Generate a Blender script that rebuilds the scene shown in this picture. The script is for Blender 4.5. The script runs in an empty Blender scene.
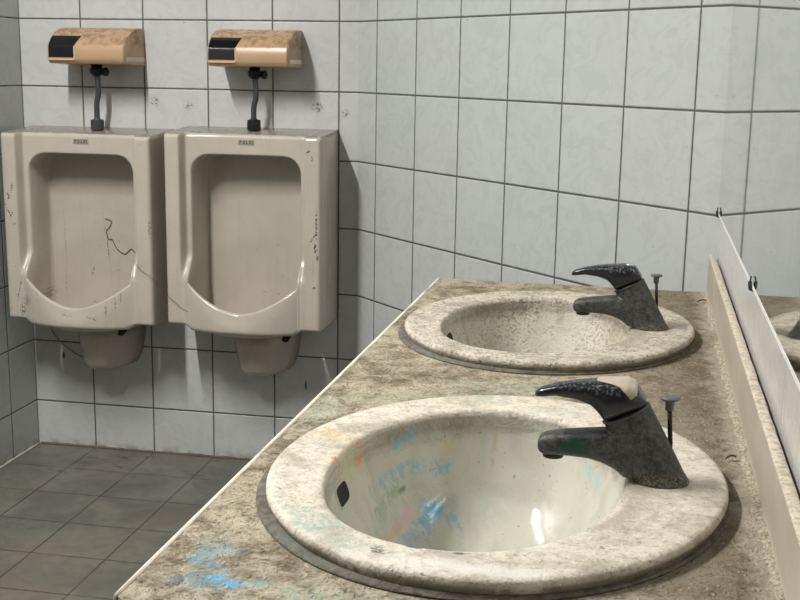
import bpy, bmesh, math, random
from mathutils import Vector, Matrix
random.seed(7)
C = bpy.context.scene.collection
sc = bpy.context.scene
PHI = math.radians(1.2)
CAMH = 1.2235
CT = CAMH - .427            # counter top height
cs, sn = math.cos(PHI), math.sin(PHI)

# ------------------------------------------------------------------ node helper
class Mat:
    def __init__(self, name, rough=.5, spec=.5, metal=0.):
        self.m = bpy.data.materials.new(name); self.m.use_nodes = True
        self.nt = self.m.node_tree; self.nt.nodes.clear()
        self.out = self.nt.nodes.new('ShaderNodeOutputMaterial')
        self.b = self.nt.nodes.new('ShaderNodeBsdfPrincipled')
        self.nt.links.new(self.b.outputs[0], self.out.inputs[0])
        self.b.inputs['Roughness'].default_value = rough
        self.b.inputs['Specular IOR Level'].default_value = spec
        self.b.inputs['Metallic'].default_value = metal
        self._obj = None
    def put(self, sock, v):
        if isinstance(v, bpy.types.NodeSocket): self.nt.links.new(v, sock)
        elif isinstance(v, (tuple, list)):
            n = len(sock.default_value); v = tuple(v)
            sock.default_value = (v + (1.,))[:n] if n == 4 else v[:n]
        else: sock.default_value = v
    def node(self, t, **k):
        n = self.nt.nodes.new(t)
        for a, v in k.items(): setattr(n, a, v)
        return n
    def math(self, op, a, b=0., c=0., clamp=False):
        n = self.node('ShaderNodeMath', operation=op, use_clamp=clamp)
        for i, v in enumerate((a, b, c)): self.put(n.inputs[i], v)
        return n.outputs[0]
    def ss(self, x, lo, hi, a=0., b=1.):
        n = self.node('ShaderNodeMapRange', interpolation_type='SMOOTHSTEP')
        for i, v in enumerate((x, lo, hi, a, b)): self.put(n.inputs[i], v)
        return n.outputs[0]
    def mix(self, f, a, b, mode='MIX'):
        n = self.node('ShaderNodeMix', data_type='RGBA', blend_type=mode)
        self.put(n.inputs[0], f); self.put(n.inputs[6], a); self.put(n.inputs[7], b)
        return n.outputs[2]
    def obj(self):
        if self._obj is None: self._obj = self.node('ShaderNodeTexCoord').outputs['Object']
        return self._obj
    def uv(self): return self.node('ShaderNodeTexCoord').outputs['UV']
    def scale(self, v, s, loc=(0, 0, 0)):
        n = self.node('ShaderNodeMapping'); self.put(n.inputs[0], v)
        n.inputs['Scale'].default_value = s; n.inputs['Location'].default_value = loc
        return n.outputs[0]
    def noise(self, v, sc_, det=3., rough=.5, dist=0.):
        n = self.node('ShaderNodeTexNoise'); self.put(n.inputs['Vector'], v)
        n.inputs['Scale'].default_value = sc_; n.inputs['Detail'].default_value = det
        n.inputs['Roughness'].default_value = rough; n.inputs['Distortion'].default_value = dist
        return n.outputs[0]
    def voro(self, v, sc_):
        n = self.node('ShaderNodeTexVoronoi'); self.put(n.inputs['Vector'], v)
        n.inputs['Scale'].default_value = sc_
        return n
    def sep(self, v):
        n = self.node('ShaderNodeSeparateXYZ'); self.put(n.inputs[0], v); return n.outputs
    def comb(self, x, y, z=0.):
        n = self.node('ShaderNodeCombineXYZ')
        for i, q in enumerate((x, y, z)): self.put(n.inputs[i], q)
        return n.outputs[0]
    def bump(self, h, strength=.5, dist=.002, normal=None):
        n = self.node('ShaderNodeBump'); self.put(n.inputs['Height'], h)
        n.inputs['Strength'].default_value = strength; n.inputs['Distance'].default_value = dist
        if normal is not None: self.put(n.inputs['Normal'], normal)
        return n.outputs[0]
    def blob(self, v, x, y, rx, ry, ang=0., breakup=None, warp=None, soft=.5):
        """mask of a stain centred on (x, y) of the first two axes of v"""
        n = self.node('ShaderNodeMapping', vector_type='TEXTURE'); self.put(n.inputs[0], v)
        n.inputs['Location'].default_value = (x, y, 0); n.inputs['Rotation'].default_value = (0, 0, ang)
        n.inputs['Scale'].default_value = (rx, ry, 1)
        p = self.sep(n.outputs[0])
        d = self.math('SQRT', self.math('ADD', self.math('MULTIPLY', p[0], p[0]), self.math('MULTIPLY', p[1], p[1])))
        if warp is not None: d = self.math('ADD', d, self.math('MULTIPLY', self.math('SUBTRACT', warp, .5), 2.2))
        m = self.ss(d, 1. - soft, 1. + soft * .3, 1., 0.)
        if breakup is not None: m = self.math('MULTIPLY', m, breakup)
        return m
    def fin(self, col, rough=None, normal=None):
        self.put(self.b.inputs['Base Color'], col)
        if rough is not None: self.put(self.b.inputs['Roughness'], rough)
        if normal is not None: self.put(self.b.inputs['Normal'], normal)
        return self.m

def flat(name, col, rough=.5, spec=.5, metal=0., var=.12, scl=40.):
    k = Mat(name, rough, spec, metal)
    n = k.noise(k.obj(), scl, 4)
    return k.fin(k.mix(n, tuple(c * (1 - var) for c in col), tuple(min(1, c * (1 + var)) for c in col)))

def tile_mat(name, ou, ov, tw=.2, th=.2, gw=.0042, base=(.545, .55, .535), hair=1., marks=()):
    k = Mat(name, .22, .45)
    uv = k.uv(); p = k.sep(uv)
    def dist(c, o, T):
        f = k.math('FRACT', k.math('ADD', k.math('DIVIDE', k.math('SUBTRACT', c, o), T), 20.5))
        return k.math('MULTIPLY', k.math('ABSOLUTE', k.math('SUBTRACT', f, .5)), T)
    du, dv = dist(p[0], ou, tw), dist(p[1], ov, th)
    d = k.math('MINIMUM', du, dv)
    wob = k.math('MULTIPLY', k.math('SUBTRACT', k.noise(uv, 60, 3), .5), .0011)
    d2 = k.math('ADD', d, wob)
    grout = k.ss(d2, gw * .35, gw * .62, 1., 0.)
    cell = k.comb(k.math('FLOOR', k.math('DIVIDE', k.math('SUBTRACT', p[0], ou), tw)), k.math('FLOOR', k.math('DIVIDE', k.math('SUBTRACT', p[1], ov), th)))
    wn = k.node('ShaderNodeTexWhiteNoise', noise_dimensions='2D'); k.put(wn.inputs['Vector'], cell)
    v = k.node('ShaderNodeVectorMath', operation='MULTIPLY_ADD'); k.put(v.inputs[0], cell); v.inputs[1].default_value = (3.7, 5.3, 0); k.put(v.inputs[2], uv)
    marble = k.noise(v.outputs[0], 17, 5, .62, 1.6)
    fine = k.noise(v.outputs[0], 55, 3, .6, .8)
    m = k.ss(marble, .42, .64)
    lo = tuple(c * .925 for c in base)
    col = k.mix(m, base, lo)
    col = k.mix(k.math('MULTIPLY', wn.outputs['Value'], .10), col, tuple(c * .8 for c in base))
    grime = k.ss(k.noise(uv, 3.2, 4, .6), .5, .78)
    col = k.mix(k.math('MULTIPLY', grime, .12), col, (.36, .35, .31))
    spots = k.ss(k.noise(uv, 75, 2, .5), .745, .78)
    col = k.mix(k.math('MULTIPLY', spots, .55), col, (.16, .15, .13))
    for (mx, my, rx, ry, dark, br) in marks:
        b = k.ss(k.noise(uv, br, 3, .6, 1.), .50, .58) if br < 300 else None
        col = k.mix(k.math('MULTIPLY', k.blob(uv, mx, my, rx, ry, 0, b), dark), col, (.10, .10, .09))
    low = k.ss(p[1], .0, .035, .55, 0.)
    col = k.mix(k.math('MULTIPLY', low, k.ss(k.noise(uv, 26, 3), .42, .6)), col, (.20, .16, .11))
    gcol = k.mix(k.noise(uv, 9, 3), (.06, .06, .055), (.12, .12, .11))
    col = k.mix(k.math('MULTIPLY', grout, hair), col, gcol)
    h = k.ss(d2, gw * .2, gw * 1.1)
    nb = k.bump(h, .8 * hair, .0022)
    nb = k.bump(k.math('ADD', m, k.math('MULTIPLY', fine, .6)), .22, .0012, nb)
    return k.fin(col, k.math('ADD', .17, k.math('MULTIPLY', grout, .6)), nb)

# ------------------------------------------------------------------ mesh helpers
def link(name, bm, mat, parent=None, smooth=True, uvs=None):
    me = bpy.data.meshes.new(name)
    bmesh.ops.recalc_face_normals(bm, faces=bm.faces)
    bm.to_mesh(me); bm.free()
    if smooth:
        for f in me.polygons: f.use_smooth = True
    o = bpy.data.objects.new(name, me); C.objects.link(o)
    if mat: me.materials.append(mat)
    if parent: o.parent = parent
    return o
def autosharp(o, ang=35):
    me = o.data; bm = bmesh.new(); bm.from_mesh(me)
    for e in bm.edges:
        if len(e.link_faces) == 2 and e.calc_face_angle(0) > math.radians(ang): e.smooth = False
    bm.to_mesh(me); bm.free(); return o
def bevel(o, w, seg=2):
    m = o.modifiers.new('Bevel', 'BEVEL'); m.width = w; m.segments = seg; m.limit_method = 'ANGLE'; m.angle_limit = math.radians(40)
    return o
def loft(bm, rings, cap0=True, cap1=True, closed=True):
    vs = [[bm.verts.new(p) for p in r] for r in rings]
    n = len(rings[0])
    for a, b in zip(vs, vs[1:]):
        for i in range(n if closed else n - 1):
            j = (i + 1) % n
            bm.faces.new((a[i], a[j], b[j], b[i]))
    if cap0: bm.faces.new(vs[0][::-1])
    if cap1: bm.faces.new(vs[-1])
    return vs
def box(bm, x0, x1, y0, y1, z0, z1):
    r = lambda z: [(x0, y0, z), (x1, y0, z), (x1, y1, z), (x0, y1, z)]
    loft(bm, [r(z0), r(z1)])
def circ(c, r, n=24, ax='z', r2=None):
    r2 = r2 or r; out = []
    for i in range(n):
        a = 2 * math.pi * i / n; u, v = r * math.cos(a), r2 * math.sin(a)
        out.append({'z': (c[0] + u, c[1] + v, c[2]), 'x': (c[0], c[1] + u, c[2] + v), 'y': (c[0] + u, c[1], c[2] + v)}[ax])
    return out
def tube(bm, pts, r, n=10):
    pts = [Vector(p) for p in pts]; rings = []; up = Vector((.3, .1, 1)).normalized()
    for i, p in enumerate(pts):
        t = (pts[min(i + 1, len(pts) - 1)] - pts[max(i - 1, 0)]).normalized()
        a = t.cross(up)
        if a.length < .05: a = t.cross(Vector((1, 0, 0)))
        a.normalize(); b = t.cross(a)
        rr = r[i] if isinstance(r, (list, tuple)) else r
        rings.append([p + (a * math.cos(2 * math.pi * k / n) + b * math.sin(2 * math.pi * k / n)) * rr for k in range(n)])
    loft(bm, rings)
def catmull(pts, m=6):
    pts = [Vector(p) for p in pts]; q = [pts[0]] + pts + [pts[-1]]; out = []
    for i in range(len(pts) - 1):
        a, b, c, d = q[i:i + 4]
        for k in range(m):
            t = k / m
            out.append(.5 * ((2 * b) + (c - a) * t + (2 * a - 5 * b + 4 * c - d) * t * t + (3 * b - a - 3 * c + d) * t ** 3))
    out.append(pts[-1]); return out
def interp(x, tab):
    """piecewise linear table; tab rows (x, v1, v2, ...)"""
    if x <= tab[0][0]: return tab[0][1:]
    for a, b in zip(tab, tab[1:]):
        if x <= b[0]:
            t = (x - a[0]) / (b[0] - a[0]); return tuple(p + (q - p) * t for p, q in zip(a[1:], b[1:]))
    return tab[-1][1:]
def sstep(x, a, b):
    t = min(1, max(0, (x - a) / (b - a))); return t * t * (3 - 2 * t)
def empty(name, loc, rz=0., label=None, cat=None, group=None):
    o = bpy.data.objects.new(name, None); C.objects.link(o); o.location = loc; o.rotation_euler = (0, 0, rz)
    o.empty_display_size = .05
    return tag(o, label, cat, group)
def tag(o, label=None, cat=None, group=None, kind=None):
    if label: o['label'] = label
    if cat: o['category'] = cat
    if group: o['group'] = group
    if kind: o['kind'] = kind
    return o

# ------------------------------------------------------------------ the room
LA = Vector((-1.8834, 3.2898)); SD = Vector((cs, sn)); OD = Vector((sn, -cs))     # corner, along urinal wall, out of it
def A(s, d, h): p = LA + SD * s + OD * d; return Vector((p.x, p.y, h))
CEIL = 2.65
AB = Vector((-.8264, 3.3119)); BC = Vector((.1475, 2.3303))
def wall(name, p, q, mat, z0=0., z1=CEIL):
    bm = bmesh.new(); L = (q - p).length; uvl = bm.loops.layers.uv.new('UVMap')
    nrm = Vector(((q - p).y, -(q - p).x)).normalized()      # inside
    f0 = [(p.x, p.y, z0), (q.x, q.y, z0), (q.x, q.y, z1), (p.x, p.y, z1)]
    th = .08
    b0 = [(x - nrm.x * th, y - nrm.y * th, z) for x, y, z in f0]
    v = [bm.verts.new(c) for c in f0]; w = [bm.verts.new(c) for c in b0]
    f = bm.faces.new(v)
    for l, u in zip(f.loops, ((0, z0), (L, z0), (L, z1), (0, z1))): l[uvl].uv = u
    bm.faces.new(w[::-1])
    for i in range(4): bm.faces.new((v[i], w[i], w[(i + 1) % 4], v[(i + 1) % 4]))
    return tag(link(name, bm, mat, smooth=False), kind='structure')
ROW = .1455
marks = [(.43, 1.105, .016, .016, .8, 90), (.535, 1.10, .022, .014, .8, 110), (.935, 1.10, .02, .016, .8, 90), (1.02, 1.085, .012, .014, .7, 90),
         (.10, .30, .006, .014, 1., 300), (.90, .255, .004, .018, 1., 300)]
wall('wall_back', LA, AB, tile_mat('tile_back', 0., ROW, marks=marks))
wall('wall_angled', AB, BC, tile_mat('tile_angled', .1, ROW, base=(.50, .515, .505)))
Lend = LA + OD * 4.6
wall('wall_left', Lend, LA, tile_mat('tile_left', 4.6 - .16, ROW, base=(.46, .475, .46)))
wall('wall_right', BC, Vector((BC.x, -1.3)), tile_mat('tile_right', BC.y - 1.525, .955, tw=.354, gw=.003, hair=.75, base=(.58, .57, .55)))

def floor_mat():
    k = Mat('floor_tile', .42, .4)
    uv = k.uv(); p = k.sep(uv)
    def dist(c): 
        f = k.math('FRACT', k.math('ADD', k.math('DIVIDE', c, .2), 40.5))
        return k.math('MULTIPLY', k.math('ABSOLUTE', k.math('SUBTRACT', f, .5)), .2)
    d = k.math('MINIMUM', dist(p[0]), dist(p[1]))
    d2 = k.math('ADD', d, k.math('MULTIPLY', k.math('SUBTRACT', k.noise(uv, 40, 4), .5), .005))
    g = k.ss(d2, .0008, .0036, 1., 0.)
    fade = k.ss(k.noise(uv, 7, 3), .22, .46)
    g = k.math('MULTIPLY', g, fade)
    n1 = k.noise(uv, 5, 5, .6, .5)
    col = k.mix(k.ss(n1, .35, .68), (.168, .158, .126), (.112, .108, .089))
    col = k.mix(k.math('MULTIPLY', k.ss(k.noise(uv, 30, 4), .4, .7), .35), col, (.08, .08, .068))
    warm = k.math('MULTIPLY', k.ss(k.noise(uv, 3.1, 3), .5, .7), .35)
    col = k.mix(warm, col, (.165, .125, .095))
    for (x, y, rx, ry, a) in [(.33, .075, .05, .012, .3), (.24, .10, .03, .01, .2), (.40, .045, .02, .009, 0), (.18, .23, .05, .009, .2), (.34, .15, .06, .008, .5), (.60, .17, .035, .007, .1)]:
        b = k.ss(k.noise(uv, 60, 3), .45, .55)
        col = k.mix(k.math('MULTIPLY', k.blob(uv, x, y, rx, ry, a, b), .85), col, (.055, .05, .04))
    wet = k.blob(uv, .30, .66, .11, .09, 0, k.ss(k.voro(uv, 45).outputs[0], .35, .55), None)
    col = k.mix(k.math('MULTIPLY', wet, .5), col, (.15, .145, .115))
    col = k.mix(k.math('MULTIPLY', g, .85), col, (.035, .035, .03))
    nb = k.bump(k.math('SUBTRACT', k.math('MULTIPLY', k.noise(uv, 120, 3), .3), g), .35, .0015)
    return k.fin(col, k.ss(n1, .3, .7, .34, .55), nb)
bm = bmesh.new(); uvl = bm.loops.layers.uv.new('UVMap')
def fl(pts, z, flip=False, uvl=uvl, bm=bm):
    vs = [bm.verts.new((x, y, z)) for x, y in pts]; f = bm.faces.new(vs)
    for l in f.loops:
        r = Vector((l.vert.co.x, l.vert.co.y)) - LA; l[uvl].uv = (r.dot(SD), r.dot(OD))
    return f
outline = [LA, AB, BC, Vector((BC.x, -1.3)), Lend]
f = fl([(p.x, p.y) for p in outline], 0.)
r = bmesh.ops.extrude_face_region(bm, geom=[f]); bmesh.ops.translate(bm, verts=[v for v in r['geom'] if isinstance(v, bmesh.types.BMVert)], vec=(0, 0, -.08))
for f in bm.faces:
    for l in f.loops:
        q = Vector((l.vert.co.x, l.vert.co.y)) - LA; l[uvl].uv = (q.dot(SD), q.dot(OD))
tag(link('floor', bm, floor_mat(), smooth=False), kind='structure')
bm = bmesh.new()
top = [bm.verts.new((p.x, p.y, CEIL)) for p in outline]; f = bm.faces.new(top)
r = bmesh.ops.extrude_face_region(bm, geom=[f]); bmesh.ops.translate(bm, verts=[v for v in r['geom'] if isinstance(v, bmesh.types.BMVert)], vec=(0, 0, .08))
tag(link('ceiling', bm, flat('ceiling_paint', (.14, .14, .13), .8), smooth=False), kind='structure')
# thin ragged line of pale grout where the left wall meets the floor, brown one under the back wall
def bead(name, p, q, mat, r=.006):
    bm = bmesh.new(); n = 60; pts = []; rad = []
    for i in range(n + 1):
        t = i / n; w = p.lerp(q, t); pts.append((w.x, w.y, .002)); rad.append(r * random.uniform(.55, 1.15))
    tube(bm, pts, rad, 8); return tag(link(name, bm, mat), kind='structure')
bead('trim_1', LA + SD * .006 + OD * .01, LA + SD * .006 + OD * 1.6, flat('pale_grout', (.42, .39, .33), .9, var=.3, scl=60), .006)
bead('trim_2', LA + SD * .01 + OD * .004, AB + OD * .004 - SD * .01, flat('brown_grout', (.13, .10, .075), .9, var=.5, scl=50), .005)

# ------------------------------------------------------------------ urinals
def porcelain(name, cracks):
    k = Mat(name, .16, .5)
    o = k.obj(); p = k.sep(o)
    xz = k.comb(p[0], p[2])
    col = k.mix(k.ss(k.noise(o, 6, 4, .6), .35, .7), (.505, .448, .385), (.45, .398, .335))
    streak = k.ss(k.noise(k.scale(o, (26, 26, 2.2)), 1., 4, .6), .54, .74)
    col = k.mix(k.math('MULTIPLY', streak, .22), col, (.30, .255, .20))
    topd = k.math('MULTIPLY', k.ss(k.math('ADD', p[2], k.math('MULTIPLY', k.noise(o, 30, 3), .006)), HT - BASE + .0005, HT - BASE + .0025), .85)
    col = k.mix(topd, col, (.20, .165, .125))
    speck = k.ss(k.noise(o, 95, 2), .735, .765)
    col = k.mix(k.math('MULTIPLY', speck, .5), col, (.10, .085, .07))
    for (x, z, rx, rz, a, dark) in cracks:
        b = k.ss(k.noise(xz, 160, 3), .44, .56)
        col = k.mix(k.math('MULTIPLY', k.blob(xz, x, z, rx, rz, a, b), dark), col, (.07, .06, .05))
    nb = k.bump(k.noise(o, 14, 2), .05, .004)
    return k.fin(col, k.ss(streak, 0., 1., .14, .36), nb)
HB, HT, W, BASE = .472, 1.026, .231, .30
def lip(a): return .521 + .078 * (a / .165) ** 1.7 if a < .165 else .599
def depth(s, h):
    a = abs(s)
    rnd = lambda q, r: r - math.sqrt(max(0, r * r - q * q)) if q > 0 else 0.
    # side wings
    wing = .204
    wm = sstep(a, .176, .187)
    panel = .166 - .012 * (1 - (a / .17) ** 2 if a < .17 else 0)
    front = .206 + .046 * max(0, 1 - (a / .172) ** 2.6)
    low = 1 - sstep(h, .598, .685)
    mid = panel + (front - panel) * low
    fr = mid + (wing - mid) * wm
    # opening
    hw, ht, cr = .1615, .965, .050
    if h > .66:
        qx, qh = a - (hw - cr), h - (ht - cr)
        sd = math.hypot(max(qx, 0), max(qh, 0)) + min(max(qx, qh), 0) - cr
    else:
        sd = a - hw
    bowl = .040 + .012 * min(1, a / .15) ** 6
    bowl = min(bowl, fr)
    t = sstep(sd, -.007, .002)
    d = bowl + (fr - bowl) * t
    r = .012
    d -= rnd(a - (W - r), r) + rnd(h - (HT - r), r)
    hb = HB - .013 * (1 - sstep(a, .150, .178))
    d -= rnd((hb + .010) - h, .010)
    return d, hb
def make_urinal(root, mat, dark):
    bm = bmesh.new(); nx, nz = 168, 190
    G = []
    for j in range(nz + 1):
        row = []
        for i in range(nx + 1):
            u = i / nx * 2 - 1; s = W * u
            hb = HB - .013 * (1 - sstep(abs(s), .150, .178))
            tv = j / nz
            h = hb + (HT - hb) * tv
            d, _ = depth(s, h); row.append(bm.verts.new((s, -d, h - BASE)))
        G.append(row)
    for j in range(nz):
        for i in range(nx): bm.faces.new((G[j][i], G[j][i + 1], G[j + 1][i + 1], G[j + 1][i]))
    border = [G[0][i] for i in range(nx)] + [G[j][nx] for j in range(nz)] + [G[nz][i] for i in range(nx, 0, -1)] + [G[j][0] for j in range(nz, 0, -1)]
    back = [bm.verts.new((v.co.x, 0, v.co.z + (.011 if nx + nz <= q_ <= 2 * nx + nz else 0))) for q_, v in enumerate(border)]
    for i in range(len(border)):
        j = (i + 1) % len(border); bm.faces.new((border[i], back[i], back[j], border[j]))
    # the lip: a rounded wall in front of the bowl
    rings = []
    for i in range(97):
        q = -.1705 + .341 * i / 96; a = abs(q)
        hb = HB - .013 * (1 - sstep(a, .150, .178)); hl = lip(a)
        fd = lambda h: .2062 + .046 * max(0, 1 - (a / .172) ** 2.6) - .010 * sstep(h, hl - .05, hl) * (1 - a / .172) - .0005
        pts = []
        for t in range(7):      # rounded foot
            an = math.pi / 2 * t / 6; r = .014; pts.append((fd(hb) - r * (1 - math.sin(an)), hb + r * (1 - math.cos(an))))
        for t in range(1, 8):
            h = hb + .014 + (hl - .008 - hb - .014) * t / 7; pts.append((fd(h), h))
        for t in range(1, 9):   # rounded rim
            an = math.pi * t / 8; r = .008; pts.append((fd(hl) - r * (1 - math.cos(an)), hl - r + r * math.sin(an)))
        pts += [(fd(hl) - .020, hl - .03), (fd(hl) - .024, hb + .02), (fd(hl) - .04, hb + .004)]
        rings.append([(q, -d, h - BASE) for d, h in pts])
    loft(bm, rings)
    # belly under the lip
    def sect(h, ww, wf, D, n=28, e=2.8):
        pts = []
        for k in range(n + 1):
            a = math.pi * k / n; c_, s_ = math.cos(a), math.sin(a)
            d = D * abs(s_) ** (2 / e); w = wf + (ww - wf) * (1 - d / D)
            pts.append((w * math.copysign(abs(c_) ** (2 / e), c_), -d, h - BASE))
        return pts
    loft(bm, [sect(.468, .167, .151, .229), sect(.462, .166, .148, .232), sect(.449, .160, .135, .220), sect(.440, .148, .115, .195), sect(.434, .13, .09, .165)])
    body = link('bowl', bm, mat, root)
    bm = bmesh.new()
    loft(bm, [[(x + .009, y, z) for x, y, z in q] for q in (sect(.440, .112, .062, .152, e=4), sect(.40, .109, .056, .142, e=4), sect(.36, .102, .052, .134, e=4), sect(.325, .090, .049, .128, e=4), sect(.310, .080, .045, .118, e=4), sect(.301, .064, .036, .095, e=4), sect(.299, .03, .02, .04, e=4))])
    link('trap_cover', bm, mat, root)
    bm = bmesh.new()
    loft(bm, [[(x, y, z) for x, y, z in circ((.128, -.196 + q, .448 - BASE + q * .4), rr, 16, 'y', rr * .62)] for q, rr in ((-.012, .004), (-.009, .010), (.006, .012), (.02, .012))])
    link('fixing_hole', bm, dark, root)
    # badge with a small mark on the top panel
    bm = bmesh.new(); y = -depth(0, 1.0)[0]
    box(bm, -.0235, .0235, y - .0018, y + .006, .996 - BASE, 1.010 - BASE)
    bd = link('badge', bm, badge_m, root, smooth=False); tag(bd, 'small grey maker badge')
    bm = bmesh.new(); z0, z1 = .9985 - BASE, 1.0075 - BASE
    yy = y - .0022
    def bar(x0, x1, a, b): box(bm, x0, x1, yy, y - .0015, z0 + (z1 - z0) * a, z0 + (z1 - z0) * b)
    for x0, x1, a, b in [(-.019, -.0175, 0, 1), (-.019, -.0135, .8, 1), (-.019, -.014, .42, .6), (-.009, -.0075, 0, 1), (-.009, -.0035, .82, 1), (-.009, -.0035, 0, .18), (-.005, -.0035, 0, 1),
                         (.001, .0025, 0, 1), (.001, .0065, 0, .2), (.0095, .011, 0, 1), (.0095, .0155, .82, 1), (.0095, .0145, .42, .6), (.0095, .0155, 0, .18), (.018, .0195, 0, 1)]: bar(x0, x1, a, b)
    link('lettering', bm, blackm, bd, smooth=False)
blackm = flat('black_marks', (.018, .018, .017), .6)
badge_m = flat('badge_metal', (.30, .27, .23), .45, var=.3, scl=200)
hole_m = flat('dark_hole', (.012, .011, .01), .8)
rz = PHI
def zl(h): return h - BASE
c1 = [(-.212, .84, .006, .012, .3, 1.), (-.20, .865, .004, .018, -.2, .9), (-.215, .80, .003, .03, .5, 1.), (-.205, .785, .003, .018, -.4, .8), (-.196, .76, .006, .006, 0, .5),
      (-.19, .56, .003, .045, -.25, .9), (-.165, .53, .022, .018, .5, .5), (-.18, .50, .012, .018, 0, .9),
      (-.118, .70, .0022, .10, .02, .35), (-.12, .56, .0022, .05, 0, .3), (.10, .52, .004, .022, .1, .8), (.125, .545, .003, .03, .05, .6), (.14, .555, .003, .025, -.1, .5), (.06, .495, .022, .003, -.3, .7), (-.02, .50, .02, .003, -.2, .6),
      (.020, .68, .003, .055, .10, .7), (.012, .74, .002, .05, .15, .5), (.15, .68, .002, .03, -.7, .6), (.045, .60, .02, .003, .4, .4), (-.03, .60, .003, .02, -.3, .5), (.185, 1.01, .0025, .016, 0, .9), (-.075, 1.022, .004, .004, 0, 1.), (.226, .76, .004, .03, 0, .8), (.19, .50, .002, .03, 0, .3)]
c2 = [(.196, .985, .008, .004, .5, 1.), (.206, .965, .003, .009, 0, 1.), (.219, .78, .0035, .05, .0, 1.), (.210, .745, .003, .028, -.55, 1.), (.216, .715, .005, .016, 0, 1.), (.222, .695, .004, .018, 0, .9),
      (.212, .60, .006, .006, 0, 1.), (.21, .655, .002, .04, 0, .3), (.06, .545, .005, .003, 0, 1.), (.02, .55, .012, .003, 0, .4), (.075, .60, .012, .003, .6, .25), (-.17, .52, .002, .03, 0, .2)]
U1 = empty('urinal', A(.2625, 0, BASE - .011), rz, 'cracked beige urinal nearest the left corner, with dark scratches and a thread across its bowl', 'urinal', 'wall urinals')
make_urinal(U1, porcelain('porcelain_scratched', [(x, zl(z), a, b, c, d) for x, z, a, b, c, d in c1]), hole_m)
U2 = empty('urinal.001', A(.767, 0, BASE), rz, 'cleaner beige urinal on the right, with a chipped right edge, beside the angled wall', 'urinal', 'wall urinals')
make_urinal(U2, porcelain('porcelain_clean', [(x, zl(z), a, b, c, d) for x, z, a, b, c, d in c2]), hole_m)

# ------------------------------------------------------------------ sensor flush valves
def tan_mat():
    k = Mat('tan_plastic', .34, .45)
    o = k.obj(); p = k.sep(o)
    col = k.mix(k.noise(o, 22, 3), (.42, .275, .160), (.47, .315, .19))
    up = k.node('ShaderNodeNewGeometry').outputs['Normal']
    dust = k.math('MULTIPLY', k.ss(k.noise(o, 55, 4, .65), .42, .62), k.ss(p[2], .050, .072))
    col = k.mix(k.math('MULTIPLY', dust, .75), col, (.24, .135, .07))
    return k.fin(col, k.ss(dust, 0., 1., .3, .6))
tanm = tan_mat()
winm = flat('sensor_window_black', (.008, .008, .010), .12, .6, var=.3)
stripm = flat('pale_strip', (.62, .58, .50), .5)
pipem = flat('tarnished_pipe', (.075, .085, .082), .42, .5, .5, var=.35, scl=70)
pipem2 = flat('blackened_pipe', (.022, .024, .024), .42, .5, .5, var=.4, scl=70)
PROF = [(0, .004), (.14, .009), (.147, .016), (.150, .024), (.149, .058), (.143, .066), (.132, .078), (.117, .090), (.098, .100), (.075, .108), (.045, .1125), (.02, .1135), (0, .1135)]
def pat(t):   # point on the profile by parameter 0..1 along the front/top
    L = [0]
    for a, b in zip(PROF, PROF[1:]): L.append(L[-1] + math.hypot(b[0] - a[0], b[1] - a[1]))
    x = t * L[-1]
    for i in range(len(PROF) - 1):
        if x <= L[i + 1] + 1e-9:
            q = (x - L[i]) / (L[i + 1] - L[i]); return tuple(PROF[i][j] + (PROF[i + 1][j] - PROF[i][j]) * q for j in (0, 1))
    return PROF[-1]
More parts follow.
